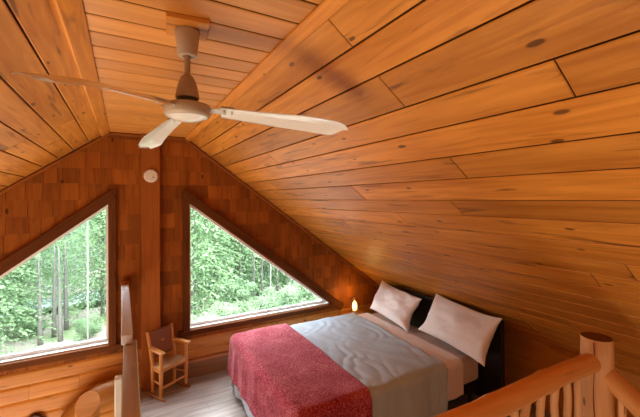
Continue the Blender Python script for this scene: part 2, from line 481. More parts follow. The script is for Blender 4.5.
o1, o2 = offset_tri(gl1, .02), offset_tri(gl2, .02)
gable = [(XL, ZL), (XR, ZL), (XR, zslope(XR)), (XC + HW, ZT), (XC - HW, ZT), (XL, zslope(XL))]
pieces = minus(gable, o1); pieces = [q for p_ in pieces for q in minus(p_, o2)]
mb = MB()
for q in pieces:
    mb.face([(x, YW + .004, z) for x, z in q], [(x, z) for x, z in q], .55)
ZSH = .455                                 # foot of the shingles
course = .168; zz = ZSH; r_ = 0
while zz < ZT:
    x = XL + random.uniform(-.1, 0); 
    while x < XR:
        wv = random.uniform(.085, .20)
        zb = zz + random.uniform(-.006, .006)
        rect = [(x + .0015, zb), (x + wv - .0015, zb), (x + wv - .0015, zb + course + .012), (x + .0015, zb + course + .012)]
        x += wv
        if rect[0][1] > zslope((rect[0][0] + rect[1][0]) / 2) + .1: continue
        P_ = [rect]
        for tri in (o1, o2): P_ = [q for p_ in P_ for q in minus(p_, tri)]
        tone = random.uniform(.74, 1.2); off = random.random() * 60
        t0 = .016 + random.uniform(-.003, .003)
        for q in P_:
            q = clip(q, (XC + HW, ZT), (XR, zslope(XR)), False)
            if len(q) < 3: continue
            q = clip(q, (XC - HW, ZT), (XL, zslope(XL)), True)
            if len(q) < 3: continue
            if area(q) < 0: q = q[::-1]
            def dep(zv): return YW - t0 * (1 - (zv - zb) / (course + .012) * .85)
            mb.face([(a, dep(b), b) for a, b in q], [(b + off, a + off) for a, b in q], tone)
            low = [i for i in range(len(q)) if abs(q[i][1] - zb) < 1e-6 and abs(q[(i + 1) % len(q)][1] - zb) < 1e-6]
            for i in low:
                a, b = q[i], q[(i + 1) % len(q)]
                mb.face([(a[0], YW, a[1]), (b[0], YW, b[1]), (b[0], dep(b[1]), b[1]), (a[0], dep(a[1]), a[1])], None, tone * .6)
            for i in range(len(q)):
                a, b = q[i], q[(i + 1) % len(q)]
                if abs(a[0] - b[0]) < 1e-6 and abs(a[1] - b[1]) > .01:
                    mb.face([(a[0], YW, a[1]), (a[0], dep(a[1]), a[1]), (b[0], dep(b[1]), b[1]), (b[0], YW, b[1])], None, tone * .6)
    zz += course; r_ += 1
mb.build('wall_back', M['shingle'], merge=False, kind='structure')
# log boards below the shingles
mb = MB()
zs = [ZSH, .317, .167, .012, -.15, -.31, -.47, -.64, -.80, -.97, -1.13, -1.3, -1.46, -1.63, -1.8, -1.96, -2.12, -2.28, -2.44, ZL]
for a, b in zip(zs[:-1], zs[1:]):
    cuts = [XL] + sorted(random.uniform(XL + .4, XR - .4) for _ in range(2)) + [XR]
    for c0, c1 in zip(cuts[:-1], cuts[1:]):
        n = 10; tone = random.uniform(.88, 1.1); off = random.random() * 50
        rows = []
        for i in range(n + 1):
            tt = i / n; zc = b + (a - b) * tt
            d = .016 + .010 * (1 - (2 * tt - 1) ** 10)
            rows.append([(c0 + .001, YW - d, zc), (c1 - .001, YW - d, zc)])
        mb.quadgrid(rows, lambda i, j: ((c0, c1)[j] + off, b + (a - b) * i / n + off * .3), tone)
        for q in mb.f[-n:]: q.reverse()
        for q in mb.uv[-n:]: q.reverse()
mb.build('wall_back', M['logwall'], merge=False, kind='structure', smooth=True)

# cove strip where the ceiling meets the gable
mb = MB()
for s in (-1, 1):
    a = (XC + s * (HW - .01), YW - .022, ZT - .022)
    xe = XR - .05 if s > 0 else XL + .05
    mb.bar(a, (xe, YW - .022, zslope(xe) - .022), .04, .028, up=(0, 0, 1), bev=.008, tone=.9)
mb.bar((XC - HW, YW - .022, ZT - .016), (XC + HW, YW - .022, ZT - .016), .04, .03, bev=.008, tone=.8)
mb.build('trim_4', M['post'], merge=False, kind='structure')
# centre post
mb = MB(); mb.box((.270, YW - .047, (ZT - .0) / 2 - .0), (.190, .09, ZT - .002), None, .008, 1.0, 2)
mb.build('trim_1', M['post'], merge=False, kind='structure')
# baseboard and log ledge on the loft
mb = MB()
mb.box((1.92, YW - .045, .09), (3.42, .026, .178), None, .004, .95, 0)
mb.box((1.92, YW - .05, .201), (3.42, .045, .040), None, .008, 1.6, 0)
mb.build('baseboard_back', M['base'], merge=False, kind='structure')

# ------------------------------------------------------------------ windows
def window(n, tri, side):
    root = empty('window_%d' % n, (tri[1][0], YW, tri[1][1])); root['kind'] = 'structure'
    L0 = Vector(root.location)
    A, B, C = [Vector((x, 0, z)) for x, z in tri]           # apex, inner bottom, tip
    def loc(p, y): return Vector((p.x, y, p.z)) - L0
    # pane
    mb = MB(); mb.face([loc(p, YW + .075) for p in ((A, B, C) if side > 0 else (A, C, B))])
    mb.build('pane', M['glass'], root)
    # vinyl frame: ring of mitred strips following the triangle
    outer = offset_tri(tri, .012); inner = offset_tri(tri, -.014)
    bot = offset_tri(tri, -.030)
    if area(tri) < 0: pass
    mb = MB()
    for i in range(3):
        a, b = outer[i], outer[(i + 1) % 3]; c, d = inner[(i + 1) % 3], inner[i]
        for (y1, y2) in ((YW + .035, YW + .09),):
            V = lambda p, y: Vector((p[0], y, p[1])) - L0
            mb.face([V(a, y1), V(b, y1), V(c, y1), V(d, y1)])
            mb.face([V(d, y1), V(c, y1), V(c, y2), V(d, y2)])
            mb.face([V(b, y2), V(a, y2), V(d, y2), V(c, y2)])
            mb.face([V(a, y1), V(a, y2), V(b, y2), V(b, y1)])
    # extra stepped track along the bottom
    s = side
    mb.box(Vector((tri[1][0] + s * .9, YW + .05, tri[1][1] + .012)) - L0, (1.8, .02, .02), None, .003)
    mb.build('window_frame', M['vinyl'], root, merge=False)
    # white stool just under the glass
    mb = MB(); mb.box(Vector((tri[1][0] + s * .96, YW + .02, tri[1][1] - .022)) - L0, (1.94, .075, .016), None, .004)
    mb.build('window_ledge', M['vinyl'], root, merge=False)
    # reveal + casing boards
    mb = MB()
    cw = .105
    mb.box(Vector((tri[1][0] - s * (.012 + .035), YW - .02, (A.z + B.z) / 2 + .03)) - L0, (.075, .075, A.z - B.z + .30), None, .005, 1, 2)
    mb.build('window_casing', M['trimdark'], root, merge=False)
    mb = MB()
    d = (C - A).normalized(); nrm = Vector((s * WT, 0, 1)).normalized() * .062
    a = A - d * .12 + nrm; b = C + d * .26 + nrm
    mb.bar(loc(a, YW - .024), loc(b, YW - .024), .075, .105, up=(0, 0, 1), bev=.005)
    mb.build('window_casing', M['trimdark'], root, merge=False)
    mb = MB()
    mb.box(Vector((tri[1][0] + s * 1.02, YW - .02, tri[1][1] - .060)) - L0, (2.32, .085, .062), None, .006, 1.05, 0)
    mb.build('window_sill', M['trimdark'], root, merge=False)
window(1, gl1, -1)
window(2, gl2, 1)

# ------------------------------------------------------------------ floors and remaining walls
def slab(name, x0, x1, y0, y1, z0, z1, mat):
    mb = MB(); mb.box(((x0 + x1) / 2, (y0 + y1) / 2, (z0 + z1) / 2), (x1 - x0, y1 - y0, z1 - z0), None, .004)
    return mb.build(name, mat, merge=False, kind='structure')
slab('floor', -.07, XR, .90, YW + .01, -.2, 0, M['floor'])
slab('floor', XL, XR, YB, YW, ZL - .1, ZL, M['floor'])
mb = MB()
zt = zslope(XL) + .1
mb.face([(XL, YB, ZL), (XL, YB, zt), (XL, YW, zt), (XL, YW, ZL)], [(YB, 0), (YB, 1), (YW, 1), (YW, 0)])
mb.build('wall_left', M['logwall'], kind='structure')
mb = MB()
mb.face([(XR, YW, ZL), (XR, YW, zslope(XR) + .05), (XR, YB, zslope(XR) + .05), (XR, YB, ZL)], [(YB, 0), (YB, 1), (YW, 1), (YW, 0)])
mb.build('wall_right', M['logwall'], kind='structure')
mb = MB()
mb.face([(x, YB, z) for x, z in gable], [(x, z) for x, z in gable])
mb.build('wall_front', M['plaster'], kind='structure')

# ------------------------------------------------------------------ ceiling fan
FX, FY = .236, 1.54
fan = empty('ceiling_fan', (FX, FY, ZT))
prop(fan, 'white three-blade ceiling fan on a tan downrod under a square wooden block', 'ceiling fan')
mb = MB(); mb.box((0, -.01, -.011), (.165, .165, .022), Matrix.Rotation(-.10, 3, 'Z'), .003, 1.0, 0)
o = mb.build('mounting_block', M['ceil'], fan, merge=False); o['label'] = 'square pine mounting block'
mb = MB(); mb.lathe((0, 0, 0), [(0, -.022), (.046, -.022), (.050, -.03), (.040, -.118), (.036, -.130), (.02, -.132), (.014, -.122), (0, -.122)], 32)
smooth_angle(mb.build('canopy', M['beige'], fan))
mb = MB(); mb.tube([(0, 0, -.12), (0, 0, -.26)], [.0125, .0125], 16)
smooth_angle(mb.build('downrod', M['rod'], fan))
mb = MB(); mb.lathe((0, 0, 0), [(0, -.212), (.018, -.212), (.024, -.218), (.030, -.228), (.040, -.258), (.047, -.296), (.048, -.308), (0, -.308)], 32)
smooth_angle(mb.build('motor_cap', M['rod'], fan), 50)
mb = MB(); mb.lathe((0, 0, 0), [(0, -.306), (.042, -.306), (.044, -.336), (0, -.336)], 24)
smooth_angle(mb.build('motor_collar', M['black'], fan))
mb = MB(); mb.lathe((0, 0, 0), [(0, -.332), (.070, -.332), (.090, -.338), (.094, -.346), (.093, -.376), (.088, -.384), (.078, -.388), (.070, -.384), (.062, -.390), (.030, -.400), (0, -.402)], 48)
hz = smooth_angle(mb.build('motor_housing', M['beige'], fan), 40)
mb = MB(); mb.lathe((0, 0, 0), [(.079, -.3885), (.071, -.3895), (.050, -.400), (.02, -.405), (0, -.406)], 40)
smooth_angle(mb.build('motor_bottom_cover', M['white'], fan))
def blade_mesh(R0, R1, pitch, tipdrop):
    mb = MB(); nu, nv = 26, 10; rows = []; rowsb = []
    for i in range(nu + 1):
        u = i / nu; r = R0 + (R1 - R0) * u
        hw = .042 + .027 * min(1, u * 1.6)
        if u > .86:                                # rounded tip
            k = (u - .86) / .14; hw *= math.sqrt(max(0, 1 - (k * .985) ** 2.6))
        cen = .010 * math.sin(u * PI)
        row = []; rb = []
        for j in range(nv + 1):
            v = (j / nv * 2 - 1)
            y = cen + v * hw
            zc = .010 * (1 - v * v) * (1 - .3 * u)                       # cambered sheet
            zc += .003 * math.exp(-((v) / .16) ** 2) * (1 if .03 < u < .84 else 0)
            zc += -tipdrop * max(0, (u - .55) / .45) ** 2
            rs_ = r - v * .020 * max(0, (u - .2) / .8) ** 2
            p = Vector((rs_, y * math.cos(pitch) - zc * math.sin(pitch), y * math.sin(pitch) + zc * math.cos(pitch)))
            row.append(p); rb.append(p - Vector((0, 0, .003)))
        rows.append(row); rowsb.append(rb)
    mb.quadgrid(rows); n0 = len(mb.f)
    mb.quadgrid(rowsb)
    for q in mb.f[n0:]: q.reverse()
    edge = [(i, 0) for i in range(nu + 1)] + [(nu, j) for j in range(1, nv + 1)] + [(i, nv) for i in range(nu - 1, -1, -1)]
    for a, b in zip(edge[:-1], edge[1:]):
        mb.face([rows[a[0]][a[1]], rows[b[0]][b[1]], rowsb[b[0]][b[1]], rowsb[a[0]][a[1]]])
    return mb
for k, (ang, rr, zoff, tilt) in enumerate(((-19, .68, -.352, -.078), (99.5, .69, -.356, -.090), (222, .612, -.352, -.072))):
    mb = blade_mesh(.135, rr, math.radians(-15), .022)
    o = smooth_angle(mb.build('blade', M['white'], fan), 60)
    o.rotation_euler = (0, -tilt, math.radians(ang)); o.location = (0, 0, zoff)
    mb = MB()
    mb.box((.118, 0, .004), (.075, .042, .005), Matrix.Rotation(math.radians(-15), 3, 'X'), .002)
    mb.box((.165, 0, .013), (.06, .058, .005), Matrix.Rotation(math.radians(-15), 3, 'X'), .002)
    for dx, dy in ((.15, -.016), (.15, .016), (.182, 0)): mb.tube([(dx, dy, .008), (dx, dy, -.004)], [.0045, .0045], 8)
    mb.build('blade_bracket', M['bracket'], o, merge=False)

# smoke detector on the centre post
det = empty('smoke_detector', (.268, YW - .092, H + .262))
prop(det, 'round white smoke detector mounted high on the reddish centre post', 'smoke detector')
AX = Matrix.Rotation(PI / 2, 3, 'X')
mb = MB(); mb.lathe((0, 0, 0), [(0, 0), (.074, 0), (.074, .012), (.066, .024), (.050, .028), (.046, .024), (.030, .026), (0, .028)], 40, axis=AX)
smooth_angle(mb.build('detector_body', M['detector'], det), 35)
mb = MB(); mb.lathe((.022, -.0255, -.018), [(0, 0), (.009, 0), (.008, .005), (0, .006)], 16, axis=AX)
o = mb.build('test_button', M['rod'], det); o['label'] = 'small darker test button'

# ------------------------------------------------------------------ bed
BX0, BX1, BY0, BY1, BT = 1.10, 3.17, 2.24, 3.86, .562
bed = empty('bed', ((BX0 + BX1) / 2, (BY0 + BY1) / 2, 0))
prop(bed, 'queen bed with black headboard under the sloped plank ceiling', 'bed')
B0 = Vector(bed.location)
mb = MB(); mb.box(Vector((3.225, 2.95, .50)) - B0, (.055, 1.80, .86), None, .015)
mb.build('headboard', M['espresso'], bed, merge=False)
mb = MB()
for y in (BY0 + .05, BY1 - .05): mb.box(Vector((2.14, y, .22)) - B0, (2.06, .035, .12), None, .006)
mb.box(Vector((BX0 + .09, (BY0 + BY1) / 2, .22)) - B0, (.035, BY1 - BY0 - .1, .12), None, .006)
mb.box(Vector((2.14, (BY0 + BY1) / 2, .25)) - B0, (2.0, BY1 - BY0 - .14, .04), None, .006)
mb.build('bed_frame', M['espresso'], bed, merge=False)
for x in (BX0 + .12, BX1 - .08):
    for y in (BY0 + .09, BY1 - .09):
        mb = MB(); mb.tube([Vector((x, y, .0)) - B0, Vector((x, y, .18)) - B0], [.018, .026], 12)
        mb.build('leg', M['black'], bed, merge=False)
def rounded_box(mb, c, size, r, nseg=5):
    """soft box: superellipsoid-like corners"""
    c = Vector(c); hx, hy, hz = [s / 2 for s in size]
    def axis(h, n):
        vals = [-h + r * (1 - math.cos(PI / 2 * i / nseg)) for i in range(nseg + 1)]
        mid = [(-h + r) + (2 * (h - r)) * i / n for i in range(1, n)]
        return vals + mid + [-v for v in vals[::-1]]
    def proj_(p):
        q = Vector((max(-hx + r, min(hx - r, p[0])), max(-hy + r, min(hy - r, p[1])), max(-hz + r, min(hz - r, p[2]))))
        d = Vector(p) - q
        return c + (q + d.normalized() * r if d.length > 1e-7 else Vector(p))
    ax = [axis(hx, 10), axis(hy, 8), axis(hz, 3)]; HS = (hx, hy, hz)
    for a in range(3):
        a1, a2 = [(1, 2), (2, 0), (0, 1)][a]
        for s in (-1, 1):
            rows = []
            for u in ax[a1]:
                row = []
                for v in ax[a2]:
                    p = [0, 0, 0]; p[a] = s * HS[a]; p[a1] = u; p[a2] = v; row.append(proj_(p))
                rows.append(row)
            n0 = len(mb.f); mb.quadgrid(rows)
            if s < 0:
                for q in mb.f[n0:]: q.reverse()
mb = MB(); rounded_box(mb, Vector((2.15, (BY0 + BY1) / 2, .395)) - B0, (2.06, BY1 - BY0 - .06, .29), .06)
mb.build('mattress', M['mattress'], bed, smooth=True)

def drape(name, mat, s0, s1, foot, near, far, lift, wr=.006, ripple=.02, thick=.012, ns=90, ntt=110, skew=0.0, seed=0, r=.075, hang_s1=None, folds=0.0, edge_skew=0.0):
    """cloth over the bed; s along the bed (x), t across (y). foot/near/far = how far it hangs down each side"""
    xf, yn, yf = BX0 - lift, BY0 - lift, BY1 + lift
    top = BT + lift - .012
    q = r * PI / 2
    def ext(d): return (d - r + q) if d > 0 else 0
    a0 = (xf + r) - ext(foot) if foot > 0 else s0
    t0 = (yn + r) - ext(near); t1 = (yf - r) + ext(far)
    rows = []
    for i in range(ns + 1):
        row = []
        for j in range(ntt + 1):
            fj = j / ntt
            t = t0 + (t1 - t0) * fj
            send = s1 + edge_skew * (1 - fj) + skew * math.sin(fj * 5 + seed) 
            s = a0 + (send - a0) * i / ns
            ox = max(0, (xf + r) - s) if foot > 0 else 0
            oy = max(0, (yn + r) - t, t - (yf - r)); sy = -1 if t < (yn + r) else 1
            o = (ox ** 4 + oy ** 4) ** .25
            x = max(s, xf + r) if foot > 0 else s; y = min(max(t, yn + r), yf - r)
            nv = noise.noise(Vector((s * 3.1 + seed, t * 3.1, seed * .7)))
            n2 = noise.noise(Vector((s * 9 + t * 5 + seed, t * 3.0 - s * 2.0, seed)))
            n3 = noise.noise(Vector((s * 22 + t * 9, t * 11 - s * 6, seed + 4)))
            bump = nv * wr + n2 * wr * .8 + n3 * wr * .25 
            if folds: 
                ph = (s * 5.2 - t * 3.0) + nv * 1.5
                bump += folds * (abs(math.sin(ph * 3.3 + n2 * 1.6)) ** .7 - .6) * (.5 + .8 * noise.noise(Vector((s * 2, t * 2, seed + 9))))
            if o <= 0:
                row.append(Vector((x, y, top + bump)))
            else:
                h = math.hypot(ox, oy); dx, dy = -ox / h, sy * oy / h
                if o < q:
                    out = r * math.sin(o / r); dn = r * (1 - math.cos(o / r)); k = o / q
                else:
                    out = r; dn = r + (o - q); k = 1
                per = t if ox > oy else s
                rp = ripple * (noise.noise(Vector((per * 5.5, seed * 3.3, dn * .6))) + .5 * noise.noise(Vector((per * 13, seed, dn)))) * min(1, dn / .35)
                out += rp + .035 * max(0, dn - r) + bump * k
                zz_ = max(top - dn + bump * (1 - k), .022)
                row.append(Vector((x + dx * out, y + dy * out, zz_)))
        rows.append(row)
    mb = MB(); n0 = 0
    mb.quadgrid(rows, lambda i, j: (i * .02, j * .02))
    o = mb.build(name, mat, smooth=True)
    md = o.modifiers.new('thickness', 'SOLIDIFY'); md.thickness = thick; md.offset = -1
    return o
o = drape('bed_sheet', M['sheet'], 2.40, 2.93, 0, .33, .3, .012, wr=.006, ripple=.015, ns=70, ntt=130, seed=3.1, edge_skew=-.08, folds=.012)
prop(o, 'blush white top sheet folded back below the pillows on the bed', 'sheet')
o = drape('duvet', M['duvet'], 1.0, 2.745, .545, .50, .50, .040, wr=.014, ripple=.03, ns=150, ntt=130, thick=.022, seed=1.7, skew=.006, edge_skew=-.17, folds=.017)
prop(o, 'wrinkled blue-grey duvet covering the middle of the bed and hanging to the floor', 'duvet')
o = drape('throw_blanket', M['throw'], 1.0, 1.72, .44, .21, .22, .066, wr=.008, ripple=.03, ns=70, seed=5.2, skew=.008, edge_skew=-.02, thick=.012)
prop(o, 'heathered red throw blanket draped over the foot of the bed', 'blanket')

def pillow(name, c, W, Hh, T, X, Yd, seed, label):
    """X = unit vector along the width, Yd = up the pillow; normal = X x Y"""
    X = Vector(X).normalized(); Yd = Vector(Yd); Yd = (Yd - X * Yd.dot(X)).normalized(); Z = X.cross(Yd)
    n = 36; mb = MB()
    for sgn in (1, -1):
        rows = []
        for i in range(n + 1):
            row = []
            for j in range(n + 1):
                u = -math.cos(PI * i / n); v = -math.cos(PI * j / n)
                ear = 1 - .045 * (1 - abs(u) ** 3) * (abs(v) ** 2) - .0
                ear2 = 1 - .06 * (1 - abs(v) ** 3) * (abs(u) ** 2)
                x = u * W / 2 * ear2; y = v * Hh / 2 * ear
                th = T / 2 * (max(0, 1 - abs(u) ** 2.6) ** .55) * (max(0, 1 - abs(v) ** 2.6) ** .55)
                sag = 1 + .22 * (-v)                                  # filling slumps down
                nz = noise.noise(Vector((u * 2.2 + seed, v * 2.2, sgn))) * .036 + noise.noise(Vector((u * 5 + seed, v * 3.5 + u * 2, sgn * 2))) * .026 + (abs(noise.noise(Vector((u * 3 + v * 2 + seed, v * 7 - u * 3, sgn * 5)))) - .2) * -.04
                edge = (1 - abs(u) ** 6) * (1 - abs(v) ** 6)
                zc = sgn * (th * sag) + nz * edge * (1 if sgn > 0 else .5)
                on = noise.noise(Vector((u * 2.0 + seed * 1.7, v * 2.0, 3.3))) * .022
                x *= 1 + on * 1.2; y *= 1 - on * 1.6
                cr = (abs(u) * abs(v)) ** 3; x *= 1 + .035 * cr; y *= 1 + .06 * cr
                bend = .045 * noise.noise(Vector((u * 1.3 + seed, v * 1.3, 7)))
                row.append(X * x + Yd * y + Z * (zc + bend))
            rows.append(row)
        n0 = len(mb.f); mb.quadgrid(rows)
        if sgn < 0:
            for q in mb.f[n0:]: q.reverse()
    o = mb.build(name, M['pillow'], smooth=True)
    o.location = c
    prop(o, label, 'pillow', 'pillows at the head of the bed')
    return o
pillow('pillow', (3.035, 2.43, .795), .84, .445, .21, (.06, 1, .05), (.24, .0, .40), 2.0, 'larger white pillow nearest the log railing, leaning on the headboard')
pillow('pillow', (3.015, 3.39, .775), .74, .40, .20, (.05, 1, .08), (.24, .0, .40), 9.0, 'smaller white pillow on the window side of the bed, beside the glowing lamp')

# ------------------------------------------------------------------ nightstand and lamp in the corner
ns_ = empty('nightstand', (2.93, 4.13, 0)); prop(ns_, 'small dark nightstand under the glowing lamp in the corner beyond the bed', 'nightstand')
mb = MB(); mb.box((0, 0, .415), (.36, .34, .03), None, .005); mb.build('table_top', M['chairdark'], ns_, merge=False)
mb = MB(); mb.box((0, 0, .34), (.30, .28, .12), None, .005); mb.build('drawer', M['chairdark'], ns_, merge=False)
for sx in (-1, 1):
    for sy in (-1, 1):
        mb = MB(); mb.box((sx * .15, sy * .14, .2), (.03, .03, .40), None, .004); mb.build('leg', M['chairdark'], ns_, merge=False)
lamp = empty('table_lamp', (2.925, 4.13, .431))
lamp.scale = (1.5, 1.5, 1.5); prop(lamp, 'small glowing lamp with a warm bulb between the bed and the gable wall', 'lamp')
mb = MB(); mb.lathe((0, 0, 0), [(0, 0), (.045, 0), (.045, .012), (.02, .02), (.014, .04), (.022, .046), (0, .046)], 24); smooth_angle(mb.build('lamp_base', M['rod'], lamp))
m_bulb = plain('glowing_bulb', (1, .75, .35), emit=((1, .58, .16), 9))
mb = MB(); mb.lathe((0, 0, 0), [(.0, .046), (.012, .048), (.022, .075), (.021, .10), (.012, .125), (0, .14)], 24); mb.build('bulb', m_bulb, lamp, smooth=True)
mb = MB(); mb.lathe((0, 0, 0), [(.030, .046), (.042, .075), (.040, .11), (.026, .16), (.022, .175)], 28); mb.build('lamp_shade', M['lampglass'], lamp, smooth=True)

# ------------------------------------------------------------------ rocking chair
FD = Vector((.53, -.848, 0)); SD = Vector((.848, .53, 0))
rc = empty('rocking_chair', (.432, 4.170, 0), math.atan2(FD.y, FD.x) + PI / 2)
rc.scale = (1, 1, .87)
prop(rc, 'small wooden rocking chair with a woven seat by the centre post', 'rocking chair')
# local frame: -y is forward, +x is the chair's left (far side)
def legs_at(sx): return sx * .162, sx * .140
for sx in (-1, 1):
    xf, xr = legs_at(sx)
    mb = MB(); mb.tube([(xf, -.085, .045), (xf, -.09, .30), (xf, -.088, .575)], [.015, .021, .017], 12); smooth_angle(mb.build('leg', M['chair'], rc, merge=True))
    mb = MB(); mb.tube([(xr, .080, .055), (xr, .080, .40), (xr * 1.04, .112, .60), (xr * 1.10, .150, .785)], [.015, .021, .019, .015], 12); smooth_angle(mb.build('leg', M['chair'], rc))
    # rocker runner
    mb = MB(); pts = []
    for i in range(11):
        y = -.155 + .29 * i / 10; pts.append((xf * (1 - .06 * i / 10), y, .020 + .62 * (y + .02) ** 2 ))
    for a, b in zip(pts[:-1], pts[1:]):
        mb.bar(a, (b[0], b[1] + .004, b[2]), .022, .034, bev=.004)
    mb.build('rocker', M['chairdark'], rc, merge=False)
    # armrest
    mb = MB(); mb.bar((xf * 1.03, -.135, .585), (xr * 1.03, .105, .595), .058, .024, bev=.007); mb.build('armrest', M['chair'], rc, merge=False)
    # side apron and stretcher
    mb = MB(); mb.bar((xf, -.088, .355), (xr, .080, .355), .018, .055, bev=.004); mb.build('side_apron', M['chair'], rc, merge=False)
    mb = MB(); mb.tube([(xf, -.088, .20), (xr, .080, .20)], [.009, .009], 10); mb.build('stretcher', M['chair'], rc, merge=False)
mb = MB(); mb.bar((-.162, -.09, .365), (.162, -.09, .365), .018, .045, bev=.004); mb.build('front_apron', M['chair'], rc, merge=False)
mb = MB(); mb.bar((-.162, -.088, .15), (.162, -.088, .15), .014, .026, bev=.004); mb.build('stretcher', M['chair'], rc, merge=False)
mb = MB(); rows = []
for i in range(13):
    row = []
    for j in range(13):
        u = i / 6 - 1; v = j / 6 - 1
        row.append(Vector((u * (.162 - .008 * (v + 1)), v * .095, .392 - .014 * (1 - u * u) * (1 - v * v))))
    rows.append(row)
mb.quadgrid(rows); o = mb.build('seat', M['seat'], rc, smooth=True); md = o.modifiers.new('t', 'SOLIDIFY'); md.thickness = .022; md.offset = -1
# upholstered / leather look back panel and top rail with a small carved motif
mb = MB(); mb.bar((-.145, .150, .54), (-.150, .196, .765), .012, .0, bev=.001) if False else None
rows = []
for i in range(11):
    row = []
    for j in range(9):
        u = i / 5 - 1; w_ = j / 8
        zc = .455 + .30 * w_ + .02 * (1 - u * u) * w_
        yc = .088 + .052 * w_ + .012 * (1 - u * u)
        row.append(Vector((u * .138, yc, zc)))
    rows.append(row)
mb = MB(); mb.quadgrid(rows); o = mb.build('back_panel', M['chairdark'], rc, smooth=True); md = o.modifiers.new('t', 'SOLIDIFY'); md.thickness = .012; md.offset = 0
mb = MB()
for k in range(5):
    a = 2 * PI * k / 5 + .3
    mb.tube([(.01 + .006 * math.cos(a), 1 * .118, .640 + .006 * math.sin(a)), (.01 + .024 * math.cos(a), .120, .640 + .020 * math.sin(a))], [.005, .004], 8)
o = mb.build('carved_motif', M['chair'], rc, merge=False); o.location = (0, -.012, 0); o['label'] = 'small pale carved motif on the back panel'
mb = MB(); mb.bar((-.15, .145, .762), (.15, .145, .762), .018, .035, bev=.006); mb.build('crest_rail', M['chairdark'], rc, merge=False)

# ------------------------------------------------------------------ log railing in the foreground
rail = empty('log_railing', (2.46, .98, 0))
prop(rail, 'peeled log railing with a thick round post and stick balusters, in front of the bed', 'railing')
R0 = Vector(rail.location)
def wob(p0, p1, r0, r1, n, amp, seed):
    p0 = Vector(p0); p1 = Vector(p1); pts = []; rs = []
    d = (p1 - p0)
    for i in range(n + 1):
        t = i / n
        w = Vector((noise.noise(Vector((t * 3, seed, 0))), noise.noise(Vector((t * 3, seed, 5))), noise.noise(Vector((t * 3, seed, 9))))) * amp
        w -= d.normalized() * w.dot(d.normalized())
        pts.append(p0 + d * t + w); rs.append((r0 + (r1 - r0) * t) * (1 + .06 * noise.noise(Vector((t * 6, seed, 2)))))
    return pts, rs
ZP = H - .84
def log_post(x, y, ztop, z0=0.0):
    mb = MB()
    pts = [(x - R0.x, y - R0.y, z0 + (ztop - z0) * i / 10) for i in range(11)]
    rs = [.084 - .004 * i / 10 + .002 * math.sin(i * 1.7) for i in range(11)]
    mb.tube(pts, rs, 32, capmi=1)
    o = mb.build('post', [M['peeled'], M['cut']], rail)
    return smooth_angle(o, 50)
log_post(2.46, .98, ZP)
mb = MB(); pts = []
for i in range(15):
    a = math.radians(212 - 20 + 3 * math.sin(i * 1.3)); zc = ZP - .012 - i * .085; rr_ = .0836 - .004 * zc / ZP
    pts.append(Vector((rr_ * math.cos(a), rr_ * math.sin(a), zc)))
mb.tube(pts, [.0028] * 15, 6); o = mb.build('drying_crack', M['cut'], rail); o['label'] = 'dark drying crack running down the post'
log_post(.33, 1.07, ZP)
pts, rs = wob(Vector((2.285, .940, H - .935)) - R0, Vector((.36, 1.05, H - .985)) - R0, .0515, .047, 28, .006, 3.3)
for (u, k) in ((.22, .12), (.43, .10)):                 # swellings at old branch knots
    i = int(u * 28); rs[i] *= 1 + k
mb = MB(); mb.tube(pts, rs, 22); smooth_angle(mb.build('handrail', M['railorange'], rail), 50)
pts, rs = wob(Vector((2.46, .93, H - 1.045)) - R0, Vector((2.46, -.35, H - 1.045 - .74 * 1.28)) - R0, .056, .056, 18, .012, 8.1)
mb = MB(); mb.tube(pts, rs, 22); o = smooth_angle(mb.build('handrail', M['railorange'], rail), 50); o['label'] = 'short sloping stair handrail'
xs = [1.10, 1.22, 1.34, 1.454, 1.572, 1.685, 1.799, 1.919, 2.039, 2.144, 2.244, .56, .70, .84, .97]
for k, x in enumerate(xs):
    x *= .955; y = .932 + (2.375 - x) * .0585
    a = random.uniform(-.03, .03)
    p, r_s = wob(Vector((x, y, H - .965 - (2.285 - x) * .026)) - R0, Vector((x + a, y + random.uniform(-.02, .02), 0.0)) - R0, random.uniform(.017, .021), random.uniform(.019, .025), 12, .028, k * 3.7 + 1)
    p[0] = Vector((x, y, H - .965 - (2.285 - x) * .026)) - R0
    mb = MB(); mb.tube(p, r_s, 12); smooth_angle(mb.build('baluster', M['peeled'], rail), 60)
for k, y in enumerate((.86, .755, .65, .545, .44)):
    ztop = H - 1.06 - .74 * (.93 - y)
    p, r_s = wob(Vector((2.46, y, ztop)) - R0, Vector((2.46, y, ztop - .95)) - R0, .019, .021, 10, .02, 40 + k * 2.3)
    mb = MB(); mb.tube(p, r_s, 12); smooth_angle(mb.build('baluster', M['peeled'], rail), 60)

# ------------------------------------------------------------------ flat plank railing at the edge of the open stairwell
pr = empty('plank_railing', (.02, 2.8, 0))
prop(pr, 'narrow flat-topped grey plank railing running to the gable wall beside the open stairwell', 'railing')
P0 = Vector(pr.location)
mb = MB(); mb.bar(Vector((.020, 2.72, H - .93 - .034)) - P0, Vector((.014, 4.37, H - .93 - .034)) - P0, .070, .068, bev=.005)
o = mb.build('top_cap', M['palecap'], pr, merge=False)
mb = MB(); mb.bar(Vector((.022, 1.25, H - 1.0 - .024)) - P0, Vector((.040, 2.80, H - 1.0 - .024)) - P0, .082, .046, bev=.005)
mb.build('handrail', M['plank'], pr, merge=False)
for y in (1.5, 2.36, 4.28):
    mb = MB(); mb.box(Vector((-.028 if y < 4 else .015, y, (H - 1.045) / 2)) - P0, (.038, .06, H - 1.047), None, .004); mb.build('post', M['vinyl'] if y == 2.36 else M['logwall'], pr, merge=False)  # middle post coloured white to stand for window light on it
mb = MB(); mb.box(Vector((.014, 4.345, H - .93 - .02)) - P0, (.085, .03, .11), None, .004); mb.build('wall_block', M['post'], pr, merge=False)

